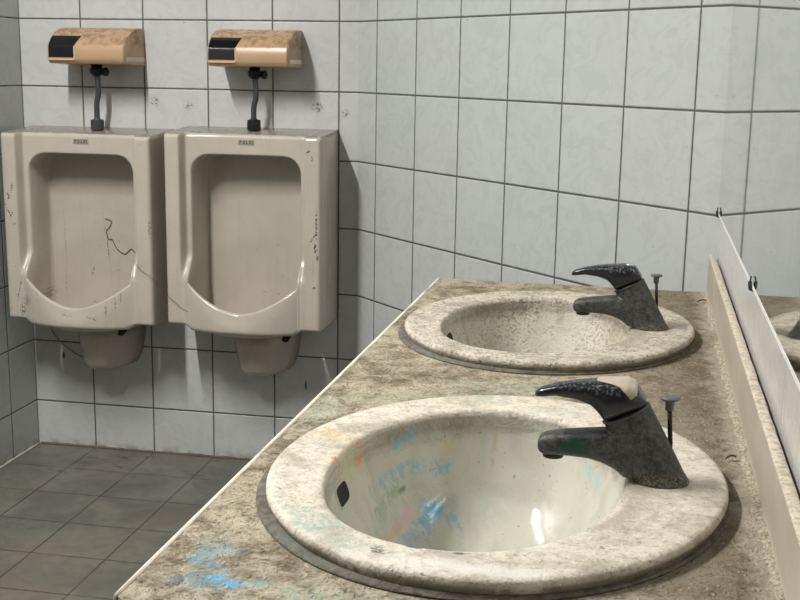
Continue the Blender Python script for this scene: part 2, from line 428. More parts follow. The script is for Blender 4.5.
def flush(root, pm, bend):
    w = .119
    bm = bmesh.new()
    def ring(x, k, sh): return [(x, -(d * k), .0575 + (z - .0575) * (1 - sh)) for d, z in PROF]
    loft(bm, [ring(-w, .965, .035), ring(-w + .004, 1, 0), ring(w - .004, 1, 0), ring(w, .965, .035)])
    autosharp(link('cover', bm, tanm, root), 40)
    bm = bmesh.new(); n = 16
    V = {}; T0, T1 = [min(range(1001), key=lambda q: abs(pat(q / 1000)[1] - zz) + (9 if q < 420 else 0)) / 1000 for zz in (.0265, .0865)]
    for side, off in ((0, .0015), (1, -.003)):
        for i in range(n + 1):
            t = .545 + (.735 - .545) * 0
            t = T0 + (T1 - T0) * i / n
            d, z = pat(t); d2, z2 = pat(t + .004)
            nx_, nz_ = (z2 - z), -(d2 - d); l = math.hypot(nx_, nz_) or 1
            dd, zz = d + nx_ / l * off, z + nz_ / l * off
            xr = -w + .084 + max(0, (z - .058)) * .42
            V[side, i] = (bm.verts.new((-w + .006, -dd, zz)), bm.verts.new((xr, -dd, zz)))
    for s_ in (0, 1):
        for i in range(n): bm.faces.new((V[s_, i][0], V[s_, i][1], V[s_, i + 1][1], V[s_, i + 1][0]))
    for i in range(n):
        for c_ in (0, 1): bm.faces.new((V[0, i][c_], V[0, i + 1][c_], V[1, i + 1][c_], V[1, i][c_]))
    for i in (0, n): bm.faces.new((V[0, i][0], V[0, i][1], V[1, i][1], V[1, i][0]))
    wn = link('sensor_window', bm, winm, root); autosharp(wn, 50)
    bm = bmesh.new(); box(bm, -w + .006, -w + .086, -.1512, -.1485, .018, .0225); box(bm, -w + .0835, -w + .087, -.1512, -.1485, .020, .058)
    link('window_trim', bm, flat('trim_tan', (.60, .40, .24), .4), root, smooth=False)
    bm = bmesh.new(); box(bm, w - .002, w + .0012, -.132, -.002, .017, .029); link('side_strip', bm, stripm, root, smooth=False)
    bm = bmesh.new()
    loft(bm, [circ((-.001, -.075, z), r, 20) for z, r in ((.008, .016), (-.004, .016), (-.0045, .021), (-.012, .021), (-.0125, .013), (-.026, .013))])
    loft(bm, [circ((.0 + x, -.075, -.014), r, 16, 'x') for x, r in ((-.018, .008), (.022, .008), (.022, .0125), (.032, .0125), (.032, .006), (.036, .006))])
    link('stop_valve', bm, pipem2, root)
    bm = bmesh.new()
    tube(bm, catmull([(-.001, -.075, -.02), (0.0 + bend * .2, -.074, -.05), (-.001 + bend * .6, -.073, -.08), (-.006, -.072, -.11), (-.006, -.072, -.175)], 8), .0082, 14)
    link('flush_pipe', bm, pipem, root)
    bm = bmesh.new(); zb = HT - 1.206 + .0075 - (.011 if pm is pipem else 0)
    loft(bm, [circ((-.006, -.072, zb + z), r, 24) for z, r in ((0, .0195), (.002, .0200), (.028, .0195), (.030, .0175), (.030, .0105), (.034, .0095))])
    autosharp(link('pipe_collar', bm, pm, root), 40)
F1 = empty('sensor_flush_valve', A(.284, 0, 1.206), rz, 'tan sensor flush box above the urinal in the left corner, pipe with grey collar', 'flush valve', 'sensor flush valves')
flush(F1, pipem, .002)
F2 = empty('sensor_flush_valve.001', A(.770, 0, 1.206), rz, 'tan sensor flush box above the right urinal, pipe with blackened collar', 'flush valve', 'sensor flush valves')
flush(F2, pipem2, .003)

# ------------------------------------------------------------------ thread and curved line on the tiles
thm = flat('dark_thread', (.035, .03, .025), .9, var=.4)
def ua(s, h, off=.0015):      # a point on the left urinal's surface
    return A(.2625 + s, depth(s, h + .011)[0] + off, h)
pts = [ua(x, h, .003) for x, h in [(.015, .752), (.036, .744), (.028, .725), (.019, .715), (.024, .690), (.036, .688), (.049, .663), (.064, .650), (.079, .646), (.092, .658), (.101, .661), (.112, .650), (.130, .648)]] + [A(*q) for q in [(.425, .150, .650), (.440, .20, .650), (.449, .2085, .643), (.464, .2085, .627), (.490, .209, .610), (.513, .212, .587), (.534, .2095, .565), (.560, .2095, .543), (.582, .2095, .524), (.61, .2115, .512)]]
bm = bmesh.new(); tube(bm, catmull(pts, 6), [.0010] * 66 + [.00055] * 200, 6)
tag(link('thread', bm, thm), 'thin dark thread strung from the left urinal bowl across to the right urinal', 'thread')
pts = []
for i in range(25):
    a = math.pi * (1.02 + .45 * i / 24); pts.append(A(.225 + .185 * math.cos(a), .004, .475 + .185 * math.sin(a)))
bm = bmesh.new(); tube(bm, pts, .0010, 6)  # faint curved line on the tiles, drawn as a thin tube
tag(link('arc_line', bm, flat('faint_grey_line', (.10, .095, .08), .9)), 'faint grey line curving on the tiles under the left urinal', 'thread')

# ------------------------------------------------------------------ counter
X0, X1, Y0, Y1 = -.401, .1470, .80, 2.312
B1 = (-.1335, 1.148, math.radians(-4)); B2 = (-.141, 1.875, math.radians(-6))
RA, RB = .2335, .276            # basin rim half sizes (x, y)
def counter_mat():
    k = Mat('gritty_counter', .82, .25)
    o = k.obj(); p = k.sep(o)
    n1 = k.noise(k.scale(o, (1., .75, 1.)), 10, 6, .62, .8); n2 = k.noise(o, 42, 6, .7, .5); n3 = k.noise(o, 230, 4, .7)
    vg = k.voro(k.scale(o, (1., .6, 1.)), 210); grain = k.sep(vg.outputs['Color'])[0]
    chips = k.math('MULTIPLY', k.ss(grain, .80, .90), k.ss(vg.outputs['Distance'], .42, .25))
    col = k.mix(k.ss(n1, .36, .64), (.225, .180, .115), (.50, .430, .305))
    col = k.mix(k.math('MULTIPLY', k.ss(n2, .48, .62), .6), col, (.56, .495, .375))
    col = k.mix(k.math('MULTIPLY', k.ss(n2, .48, .36), .7), col, (.125, .098, .068))
    col = k.mix(k.math('MULTIPLY', k.ss(n3, .55, .66), .55), col, (.60, .545, .43))
    col = k.mix(k.math('MULTIPLY', k.ss(n3, .46, .36), .65), col, (.075, .058, .040))
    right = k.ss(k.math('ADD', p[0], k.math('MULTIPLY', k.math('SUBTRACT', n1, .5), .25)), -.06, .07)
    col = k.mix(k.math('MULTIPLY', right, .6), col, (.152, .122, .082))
    col = k.mix(k.math('MULTIPLY', chips, k.math('ADD', .15, k.math('MULTIPLY', right, .25))), col, (.62, .55, .43))
    edge = k.ss(k.math('ADD', p[0], k.math('MULTIPLY', k.math('SUBTRACT', n2, .5), .05)), .098, .122)
    col = k.mix(k.math('MULTIPLY', edge, .7), col, (.52, .46, .365))
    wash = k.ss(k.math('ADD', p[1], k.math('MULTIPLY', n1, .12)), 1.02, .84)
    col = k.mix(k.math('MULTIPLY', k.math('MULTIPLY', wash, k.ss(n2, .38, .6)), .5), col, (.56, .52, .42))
    # paint spilt near the corner, green tinge by the basins
    w = k.noise(o, 55, 4, .6, .5); br = k.ss(k.noise(o, 85, 3, .6), .36, .52); tint = k.noise(o, 120, 3)
    for (x, y, rx, ry, a, c, f) in [(-.340, .850, .026, .012, .1, (.12, .26, .34), .6), (-.360, .905, .012, .020, -.2, (.13, .27, .33), .6), (-.345, .918, .018, .006, .3, (.15, .26, .31), .5), (-.350, .882, .014, .016, .3, (.15, .28, .34), .55),
                                    (-.334, .863, .010, .005, .2, (.12, .36, .60), .95), (-.316, .852, .009, .006, -.3, (.12, .36, .58), .95), (-.304, .861, .014, .005, 0, (.22, .40, .48), .6),
                                    (-.38, 1.36, .02, .05, 0, (.30, .40, .30), .35), (-.25, 1.44, .10, .04, .2, (.34, .36, .26), .4), (-.19, .83, .09, .02, -.3, (.10, .30, .22), .30), (-.15, 1.52, .09, .03, 0, (.34, .38, .30), .4), (-.36, .93, .016, .035, .3, (.30, .37, .34), .3)]:
        m = k.blob(o, x, y, rx * 1.3, ry * 1.3, a, br, w, .6)
        col = k.mix(k.math('MULTIPLY', m, f), col, k.mix(tint, c, tuple(q * 1.5 for q in c)))
    h = k.math('ADD', k.math('ADD', k.math('MULTIPLY', n2, 1.2), k.math('MULTIPLY', n3, .55)), k.math('MULTIPLY', chips, .35))
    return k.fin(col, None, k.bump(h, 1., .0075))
cm = counter_mat()
CR = empty('washbasin_counter', (0, 0, 0), 0, 'dirt-crusted beige counter holding two oval basins, blue paint at its front corner', 'counter')
bm = bmesh.new()
def loop(pts, z):
    vs = [bm.verts.new((x, y, z)) for x, y in pts]
    return [bm.edges.new((vs[i], vs[(i + 1) % len(vs)])) for i in range(len(vs))]
def ell(b, ra, rb, n=72):
    out = []
    for i in range(n):
        a = 2 * math.pi * i / n; u, v = ra * math.cos(a), rb * math.sin(a)
        out.append((b[0] + u * math.cos(b[2]) - v * math.sin(b[2]), b[1] + u * math.sin(b[2]) + v * math.cos(b[2])))
    return out
rim_o = [(X0 + .012, Y0), (X1, Y0), (X1, Y1), (X0, Y1), (X0, Y0 + .012)]
E_ = loop(rim_o, CT) + loop(ell(B1, RA - .018, RB - .018), CT) + loop(ell(B2, RA - .018, RB - .018), CT)
bmesh.ops.triangle_fill(bm, use_beauty=True, use_dissolve=False, edges=E_)
# keep faces outside the holes
for f in list(bm.faces):
    c_ = f.calc_center_median()
    for b in (B1, B2):
        dx, dy = c_.x - b[0], c_.y - b[1]; u = dx * math.cos(b[2]) + dy * math.sin(b[2]); v = -dx * math.sin(b[2]) + dy * math.cos(b[2])
        if (u / (RA - .018)) ** 2 + (v / (RB - .018)) ** 2 < .985: bm.faces.remove(f); break
r = bmesh.ops.extrude_face_region(bm, geom=list(bm.faces)); bmesh.ops.translate(bm, verts=[v for v in r['geom'] if isinstance(v, bmesh.types.BMVert)], vec=(0, 0, -.035))
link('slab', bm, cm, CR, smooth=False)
def strip_mat():
    k = Mat('worn_edge', .55, .4); o = k.obj()
    n = k.noise(k.scale(o, (30, 8, 30)), 1., 5, .65)
    return k.fin(k.mix(k.ss(n, .48, .70), (.74, .68, .57), (.36, .30, .22)), None, k.bump(n, .4, .002))
bm = bmesh.new(); rings = []
for y in [Y0 + .012 + (Y1 - Y0 - .012) * i / 60 for i in range(61)]:
    j = random.uniform(-.0007, .0007)
    rings.append([(X0 - .003, y, CT - .040), (X0 - .004, y, CT - .002), (X0 - .003, y, CT + .0012), (X0 - .0014 + j, y, CT + .0014), (X0 + .0008 + j, y, CT + .0008), (X0 + .0020 + j, y, CT - .002), (X0 + .003, y, CT - .040)])
loft(bm, rings); tag(link('edge_strip', bm, strip_mat(), CR), 'pale worn edging')
def splash_mat():
    k = Mat('dusty_splash', .5, .35); o = k.obj(); p = k.sep(o)
    n = k.noise(k.scale(o, (3, 5, 9)), 1., 4, .55); n2 = k.noise(o, 130, 4, .7)
    col = k.mix(k.ss(n, .35, .7), (.47, .41, .33), (.37, .32, .255))
    topm = k.ss(p[2], CT + .0700, CT + .0730)
    col = k.mix(k.math('MULTIPLY', topm, k.ss(n2, .40, .55)), col, (.64, .56, .44))
    low = k.ss(k.math('ADD', p[2], k.math('MULTIPLY', n2, .02)), CT + .026, CT + .012)
    col = k.mix(k.math('MULTIPLY', low, .5), col, (.58, .51, .40))
    return k.fin(col, None, k.bump(n2, .35, .002))
bm = bmesh.new(); rings = []
for i in range(60):
    y = Y0 + (2.322 - Y0) * i / 59; j = random.uniform(-.0004, .0004); j2 = random.uniform(-.0012, .0006)
    x0, x1, zt = .1320, .1438 + j, CT + .0740
    if i >= 58: x1 = min(x1, .1425)
    rings.append([(x0, y, CT - .0005), (x0, y, zt - .002), (x0 + .002, y, zt + j2), (x1 - .002, y, zt + j2), (x1, y, zt - .002), (x1, y, CT - .0005)])
loft(bm, rings); autosharp(link('backsplash', bm, splash_mat(), CR), 40)
# crust of grit along the foot of the backsplash
bm = bmesh.new(); rings = []
n = 420
for i in range(n + 1):
    y = Y0 + .01 + (2.305 - Y0 - .01) * i / n
    w_ = .005 + .006 * (math.sin(i * .35) * .5 + .5) * random.random() + .004 * random.random(); h_ = .002 + .004 * random.random()
    rings.append([(.1330, y, CT - .001), (.1330, y, CT + h_), (.1318 - w_ * .35, y, CT + h_ * .75), (.1318 - w_ * .75, y, CT + h_ * .35), (.1318 - w_, y, CT - .001)])
loft(bm, rings); 
k = Mat('grit', .9, .2); nn = k.noise(k.obj(), 260, 4, .7)
tag(link('dirt_crust', bm, k.fin(k.mix(k.ss(nn, .35, .65), (.30, .25, .185), (.62, .55, .44)), None, k.bump(nn, 1., .004)), CR, smooth=False), 'pale gritty dirt crust')
# concrete brackets that carry the slab
bkm = flat('pier_concrete', (.35, .33, .3), .9)
for y in (.84, 1.49, 2.20):
    bm = bmesh.new(); box(bm, -.24, .1472, y - .04, y + .04, 0, CT - .0355)
    link('support_pier', bm, bkm, CR, smooth=False)

# ------------------------------------------------------------------ basins
def basin_mat(name, grit, paint, rimc, bowlc):
    k = Mat(name, .3, .45); o = k.obj(); p = k.sep(o)
    n1 = k.noise(o, 11, 5, .62, .6); n2 = k.noise(o, 62, 4, .65, .3); n3 = k.noise(o, 210, 4, .65)
    # bowl: p.x,p.y,p.z local, rim top near z = .016
    u = k.math('DIVIDE', k.math('ADD', p[0], .018), .150); v = k.math('DIVIDE', k.math('ADD', p[1], .008), .211)
    rr = k.math('SQRT', k.math('ADD', k.math('MULTIPLY', u, u), k.math('MULTIPLY', v, v)))
    rim = k.ss(k.math('ADD', rr, k.math('MULTIPLY', k.math('SUBTRACT', n2, .5), .04)), .975, 1.03)
    bowl = k.mix(k.ss(n1, .38, .66), bowlc, tuple(c * .84 for c in bowlc))
    bowl = k.mix(k.math('MULTIPLY', k.ss(k.noise(k.scale(o, (34, 34, 5)), 1., 4, .6), .5, .72), .30 + .35 * grit), bowl, (.34, .30, .22))
    bowl = k.mix(k.math('MULTIPLY', k.ss(n3, .655, .70), .75), bowl, (.13, .11, .085))
    if grit: bowl = k.mix(k.math('MULTIPLY', k.math('MULTIPLY', k.ss(n3, .50, .60), k.ss(n1, .66, .42)), .65), bowl, (.20, .17, .12))
    rc = k.mix(k.ss(n2, .44, .66), rimc, tuple(c * (.76 - .16 * grit) for c in rimc))
    rc = k.mix(k.math('MULTIPLY', k.ss(n3, .55, .64), .4 + .5 * grit), rc, (.19, .155, .11))
    rc = k.mix(k.math('MULTIPLY', k.ss(n3, .45, .36), .35 + .4 * grit), rc, (.74, .68, .57))
    scuff = k.math('MULTIPLY', k.ss(k.noise(k.scale(o, (1., 2.2, 1.), (3, 1, 0)), 95, 4, .7, 1.5), .60, .66), .75 - .4 * grit)
    rc = k.mix(k.math('MULTIPLY', k.ss(n1, .50, .66), .6), rc, (.31, .262, .20))
    rc = k.mix(k.math('MULTIPLY', k.ss(n1, .46, .34), .6), rc, tuple(min(1, c * 1.2) for c in rimc))
    rc = k.mix(scuff, rc, (.13, .10, .075))
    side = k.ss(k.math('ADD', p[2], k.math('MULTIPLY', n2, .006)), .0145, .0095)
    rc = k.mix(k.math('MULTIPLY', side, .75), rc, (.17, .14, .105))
    w = k.noise(o, 42, 4, .6, .4); br = k.ss(k.noise(k.scale(o, (1, 1, .5)), 105, 3, .65, 1.2), .43, .54)
    col = k.mix(rim, bowl, rc)
    if paint:
        yz = k.comb(p[1], p[2]); xy = k.comb(p[0], p[1])
        for (pl, x, y, rx, ry, a, c, f, solid) in paint:
            vv = xy if pl == 'xy' else k.comb(p[0], p[2])
            if pl == 'far': f = k.math('MULTIPLY', k.ss(p[1], -.01, .02), f)
            m = k.blob(vv, x, y, rx, ry, a, None if solid else br, w, .55)
            col = k.mix(k.math('MULTIPLY', m, f), col, c)
    rough = k.math('ADD', .10 + .35 * grit, k.math('MULTIPLY', rim, .5 - .2 * grit))
    h = k.math('ADD', k.math('MULTIPLY', n2, k.math('ADD', .03 + .3 * grit, k.math('MULTIPLY', rim, .7))), k.math('MULTIPLY', n3, k.math('ADD', .015 + .35 * grit, k.math('MULTIPLY', rim, .35 + .6 * grit))))
    return k.fin(col, rough, k.bump(h, .9, .0045))
skm = None
def skirt_mat():
    k = Mat('dirty_skirt', .85, .2); o = k.obj(); n = k.noise(o, 70, 5, .65); n3 = k.noise(o, 210, 4)
    col = k.mix(k.ss(n, .36, .64), (.10, .088, .071), (.17, .15, .12))
    col = k.mix(k.math('MULTIPLY', k.blob(k.comb(k.sep(o)[0], k.sep(o)[1]), -.14, -.235, .07, .06, 0, k.ss(n3, .45, .6)), .3), col, (.12, .26, .19))
    return k.fin(col, None, k.bump(k.math('ADD', n, n3), .7, .003))
skm = skirt_mat()
OX, OY, OA, OB = -.018, -.008, .150, .211
def se(cx, cy, ra, rb, z, n=112, e=2.):
    out = []
    for i in range(n):
        a = 2 * math.pi * i / n; c_, s_ = math.cos(a), math.sin(a)
        out.append((cx + ra * math.copysign(abs(c_) ** (2 / e), c_), cy + rb * math.copysign(abs(s_) ** (2 / e), s_), z))
    return out
def bowl_k(z):
    """bowl scale by depth below the rim"""
    return interp(-z, [(0, 1.), (.02, .965), (.05, .90), (.08, .81), (.105, .69), (.125, .53), (.137, .36), (.144, .2), (.146, .1)])[0]
def make_basin(root, mat, grit):
    bm = bmesh.new(); R = []
    for ra, rb, z in ((.205, .250, -.001), (.2265, .2715, -.0005), (.2300, .2750, .003), (RA, RB, .010), (RA - .0005, RB - .0005, .0135), (RA - .003, RB - .003, .0158), (RA - .007, RB - .007, .0166)): R.append(se(0, 0, ra, rb, z))
    for t in (.25, .5, .75, .92):
        z = .0166 - .0016 * t
        R.append([(a[0] + (b[0] - a[0]) * t, a[1] + (b[1] - a[1]) * t, z) for a, b in zip(se(0, 0, RA - .007, RB - .007, 0), se(OX, OY, OA + .004, OB + .004, 0, e=2.15))])
    R.append(se(OX, OY, OA + .003, OB + .003, .0146, e=2.15)); R.append(se(OX, OY, OA, OB, .0115, e=2.15)); R.append(se(OX, OY, OA - .002, OB - .002, .006, e=2.15))
    zs = [-.004 - .0085 * i for i in range(17)]
    for z in zs:
        kk = bowl_k(z); R.append(se(OX + .012 * (1 - kk), OY, OA * kk, OB * kk, z, e=2.15))
    R.append(se(OX + .011, OY, .022, .022, -.1455)); R.append(se(OX + .011, OY, .021, .021, -.152))
    # outside shell, back up
    for z in (-.158, -.152, -.14, -.115, -.085, -.05, -.02):
        kk = bowl_k(z + .012) if z > -.15 else .16
        R.append(se(OX + .012 * (1 - kk), OY, OA * kk + .008, OB * kk + .008, z))
    R.append(se(OX, OY, OA + .012, OB + .012, -.002))
    vs = loft(bm, R, False, False)
    n = len(R[0])
    for i in range(n): bm.faces.new((vs[-1][i], vs[-1][(i + 1) % n], vs[0][(i + 1) % n], vs[0][i]))
    link('basin', bm, mat, root)
    bm = bmesh.new(); R = []
    for ra, z in ((-.006, -.0016), (.0055, -.0016), (.0058, -.0006), (.0050, .0006), (.0015, .0024), (.0004, .003), (-.006, .003)):
        R.append([(x, y, z + (random.uniform(-.0006, .0006) if .001 < ra < .0118 else 0)) for x, y, _ in se(-.0045 if ra > .001 else 0, 0, RA + ra, RB + ra, 0)])
    loft(bm, R, False, False)
    tag(link('sealant_ring', bm, skm, root), 'dark dirty ring of old sealant')
    bm = bmesh.new()
    loft(bm, [circ((OX + .011, OY, z), r, 28) for z, r in ((-.151, .0195), (-.143, .0205), (-.1415, .018), (-.1435, .012), (-.1445, .004))])
    link('drain', bm, pipem, root)
    # overflow slot in the bowl's left wall
    def wallp(th, z):
        kk = bowl_k(z); return Vector((OX + .012 * (1 - kk) + OA * kk * math.copysign(abs(math.cos(th)) ** (2 / 2.15), math.cos(th)), OY + OB * kk * math.copysign(abs(math.sin(th)) ** (2 / 2.15), math.sin(th)), z))
    th0, z0 = math.radians(185), -.023
    p0 = wallp(th0, z0); tv = (wallp(th0 + .05, z0) - wallp(th0 - .05, z0)).normalized(); wv = (wallp(th0, z0 + .008) - wallp(th0, z0 - .008)).normalized()
    nv = tv.cross(wv).normalized()
    if nv.x < 0: nv = -nv
    def slot(hw, hh, off, e=4):
        out = []
        for i in range(28):
            a = 2 * math.pi * i / 28
            u = hw * math.copysign(abs(math.cos(a)) ** (2 / e), math.cos(a)); w = hh * math.copysign(abs(math.sin(a)) ** (2 / e), math.sin(a))
            out.append(wallp(th0 - u / .205, z0 + w) + nv * off)
        return out
    bm = bmesh.new(); loft(bm, [slot(.0195, .0125, -.004), slot(.0195, .0125, .0008), slot(.0186, .0116, .0014), slot(.0172, .0102, .0008), slot(.0168, .0098, -.003)])
    ov = link('overflow_slot', bm, mat, root)
    bm = bmesh.new(); loft(bm, [slot(.0174, .0104, -.003), slot(.0174, .0104, .0002)])
    tag(link('slot_opening', bm, hole_m, ov, smooth=False), 'dark opening of the overflow')
BL, BL2, CY = (.12, .40, .60), (.22, .45, .55), (.32, .52, .56)
paint1 = [('far', -.134, -.041, .018, .010, .2, BL2, .8, 0), ('far', -.113, -.042, .010, .010, 0, BL2, .75, 0), ('far', -.097, -.047, .012, .008, -.2, BL2, .85, 0), ('far', -.131, -.006, .005, .012, 0, BL, .7, 0), ('far', -.142, -.010, .003, .006, 0, BL, .8, 1),
          ('far', -.100, -.090, .014, .018, .1, (.10, .42, .62), .9, 0), ('far', -.094, -.089, .008, .009, 0, (.10, .42, .64), .9, 1), ('far', -.099, -.104, .016, .007, -.4, (.16, .44, .60), .85, 0), ('far', -.070, -.104, .005, .017, .72, BL, .9, 0), ('far', -.076, -.100, .003, .014, .72, BL, .8, 0),
          ('far', -.121, -.083, .010, .010, .3, (.66, .42, .50), .7, 1), ('far', -.125, -.091, .006, .007, 0, (.62, .42, .22), .6, 1), ('far', -.129, -.058, .003, .004, 0, (.06, .25, .17), .85, 1), ('far', -.137, -.058, .006, .012, 0, (.16, .30, .20), .5, 0), ('far', -.125, -.070, .022, .022, 0, (.36, .44, .33), .4, 0),
          ('far', -.097, -.023, .012, .009, 0, (.66, .54, .18), .5, 0), ('far', -.081, -.084, .009, .010, 0, (.40, .34, .46), .6, 0), ('far', -.107, -.100, .013, .007, 0, (.44, .42, .58), .6, 0), ('far', -.040, -.030, .004, .035, 0, (.44, .34, .16), .5, 0), ('far', -.012, -.057, .0016, .0026, 0, (.42, .20, .07), .8, 1),
          ('far', -.065, -.096, .05, .03, 0, (.42, .50, .40), .35, 0), ('far', -.02, -.075, .06, .04, 0, (.48, .52, .43), .25, 0), ('far', .078, -.026, .0045, .014, .5, (.28, .52, .56), .75, 0), ('far', .094, -.036, .006, .014, .4, (.30, .54, .58), .7, 0), ('far', .108, -.020, .007, .015, .3, (.62, .50, .50), .4, 0), ('far', -.118, -.015, .02, .010, 0, (.40, .50, .50), .4, 0), ('far', .06, -.01, .02, .006, 0, (.34, .5, .46), .4, 0),
          ('xy', -.202, .059, .010, .009, 0, (.72, .30, .04), .8, 0), ('xy', -.167, .037, .010, .012, 0, (.74, .30, .05), .85, 0), ('xy', -.170, -.024, .006, .006, 0, (.7, .28, .06), .8, 0), ('xy', -.190, .045, .026, .03, .4, (.62, .50, .16), .4, 0), ('xy', -.169, .0, .010, .03, 0, (.60, .52, .22), .45, 0),
          ('xy', -.135, -.19, .05, .022, -.5, (.24, .38, .32), .6, 0), ('xy', -.08, -.235, .05, .014, -.2, (.36, .46, .40), .45, 0), ('xy', -.057, .242, .03, .02, 0, (.44, .52, .42), .5, 0), ('xy', .025, .215, .03, .012, 0, (.34, .48, .44), .5, 0), ('xy', .03, -.253, .08, .014, 0, (.72, .68, .61), .75, 1), ('xy', -.05, -.262, .07, .010, -.1, (.70, .66, .60), .6, 0), ('xy', -.057, -.242, .010, .009, 0, (.05, .045, .04), .85, 0), ('xy', -.028, -.222, .009, .004, 0, (.03, .03, .03), .85, 1), ('xy', .012, -.224, .006, .004, 0, (.04, .04, .03), .8, 1)]
paint2 = [('xy', -.02, .13, .04, .03, 0, (.62, .64, .58), .5, 0), ('xy', -.10, .02, .05, .06, .2, (.42, .48, .38), .35, 0)]
ZB = CT + .002
BN1 = empty('washbasin', (B1[0], B1[1], ZB), B1[2], 'near oval washbasin splashed with blue and pink paint, at the front of the counter', 'washbasin', 'oval washbasins')
make_basin(BN1, basin_mat('paint_stained_basin', 0., paint1, (.64, .575, .475), (.56, .54, .455)), 0)
BN2 = empty('washbasin.001', (B2[0], B2[1], ZB), B2[2], 'far oval washbasin coated in brown grit, by the angled tile wall', 'washbasin', 'oval washbasins')
make_basin(BN2, basin_mat('gritty_basin', 1., paint2, (.64, .57, .465), (.56, .51, .42)), 1)

# ------------------------------------------------------------------ faucets
def faucet_body_mat(name, green):
    k = Mat(name, .5, .4, .15); o = k.obj(); p = k.sep(o)
    n = k.noise(o, 130, 5, .65); n2 = k.noise(o, 420, 3, .6)
    col = k.mix(k.ss(n, .35, .68), (.028, .029, .028), (.085, .084, .077))
    col = k.mix(k.math('MULTIPLY', k.ss(n2, .52, .66), .5), col, (.14, .138, .126))
    low = k.ss(k.math('ADD', p[2], k.math('MULTIPLY', n, .02)), .030, .012)
    col = k.mix(k.math('MULTIPLY', low, k.ss(n2, .46, .58)), col, (.20, .175, .13))
    if green:
        m = k.blob(k.comb(p[0], p[2]), -.086, .033, .018, .013, -.05, None, k.noise(o, 90, 3), .4)
        col = k.mix(k.math('MULTIPLY', m, .9), col, (.004, .060, .030))
    return k.fin(col, k.ss(n, .3, .7, .34, .62), k.bump(k.math('ADD', n, k.math('MULTIPLY', n2, .5)), .5, .0012))
def handle_mat():
    k = Mat('black_lever', .26, .5); o = k.obj(); n = k.noise(o, 300, 3, .6); p = k.sep(o)
    spark = k.math('MULTIPLY', k.ss(n, .53, .60), k.ss(p[2], .088, .096))
    col = k.mix(spark, (.016, .017, .020), (.075, .078, .078))
    return k.fin(col, k.ss(spark, 0, 1, .24, .55), k.bump(n, .3, .0008))
hm = handle_mat()
chipm = flat('bare_plate', (.42, .36, .28), .6, var=.3, scl=120)
def rsec(x, zb, zt, hy, n=28, e=3.0):
    cz, hz = (zb + zt) / 2, (zt - zb) / 2
    return [(x, hy * math.copysign(abs(math.cos(a)) ** (2 / e), math.cos(a)), cz + hz * math.copysign(abs(math.sin(a)) ** (2 / e), math.sin(a))) for a in [2 * math.pi * i / n for i in range(n)]]
FX = .034                         # base centre offset of the profile coordinates
HAND = [(-.0965, .9000, .9035, .004), (-.0945, .8993, .9068, .0072), (-.0905, .8997, .9098, .0092), (-.0744, .9023, .9160, .0115), (-.0537, .9000, .9207, .0145), (-.0385, .8948, .9228, .0180), (-.031, .8868, .9236, .0205), (-.0245, .8778, .9242, .0222),
        (-.012, .8840, .9254, .0232), (-.003, .8892, .9256, .0230), (.004, .8930, .9225, .0215), (.0095, .8960, .9155, .0180), (.0135, .8985, .9085, .0125), (.0158, .9005, .9045, .006)]
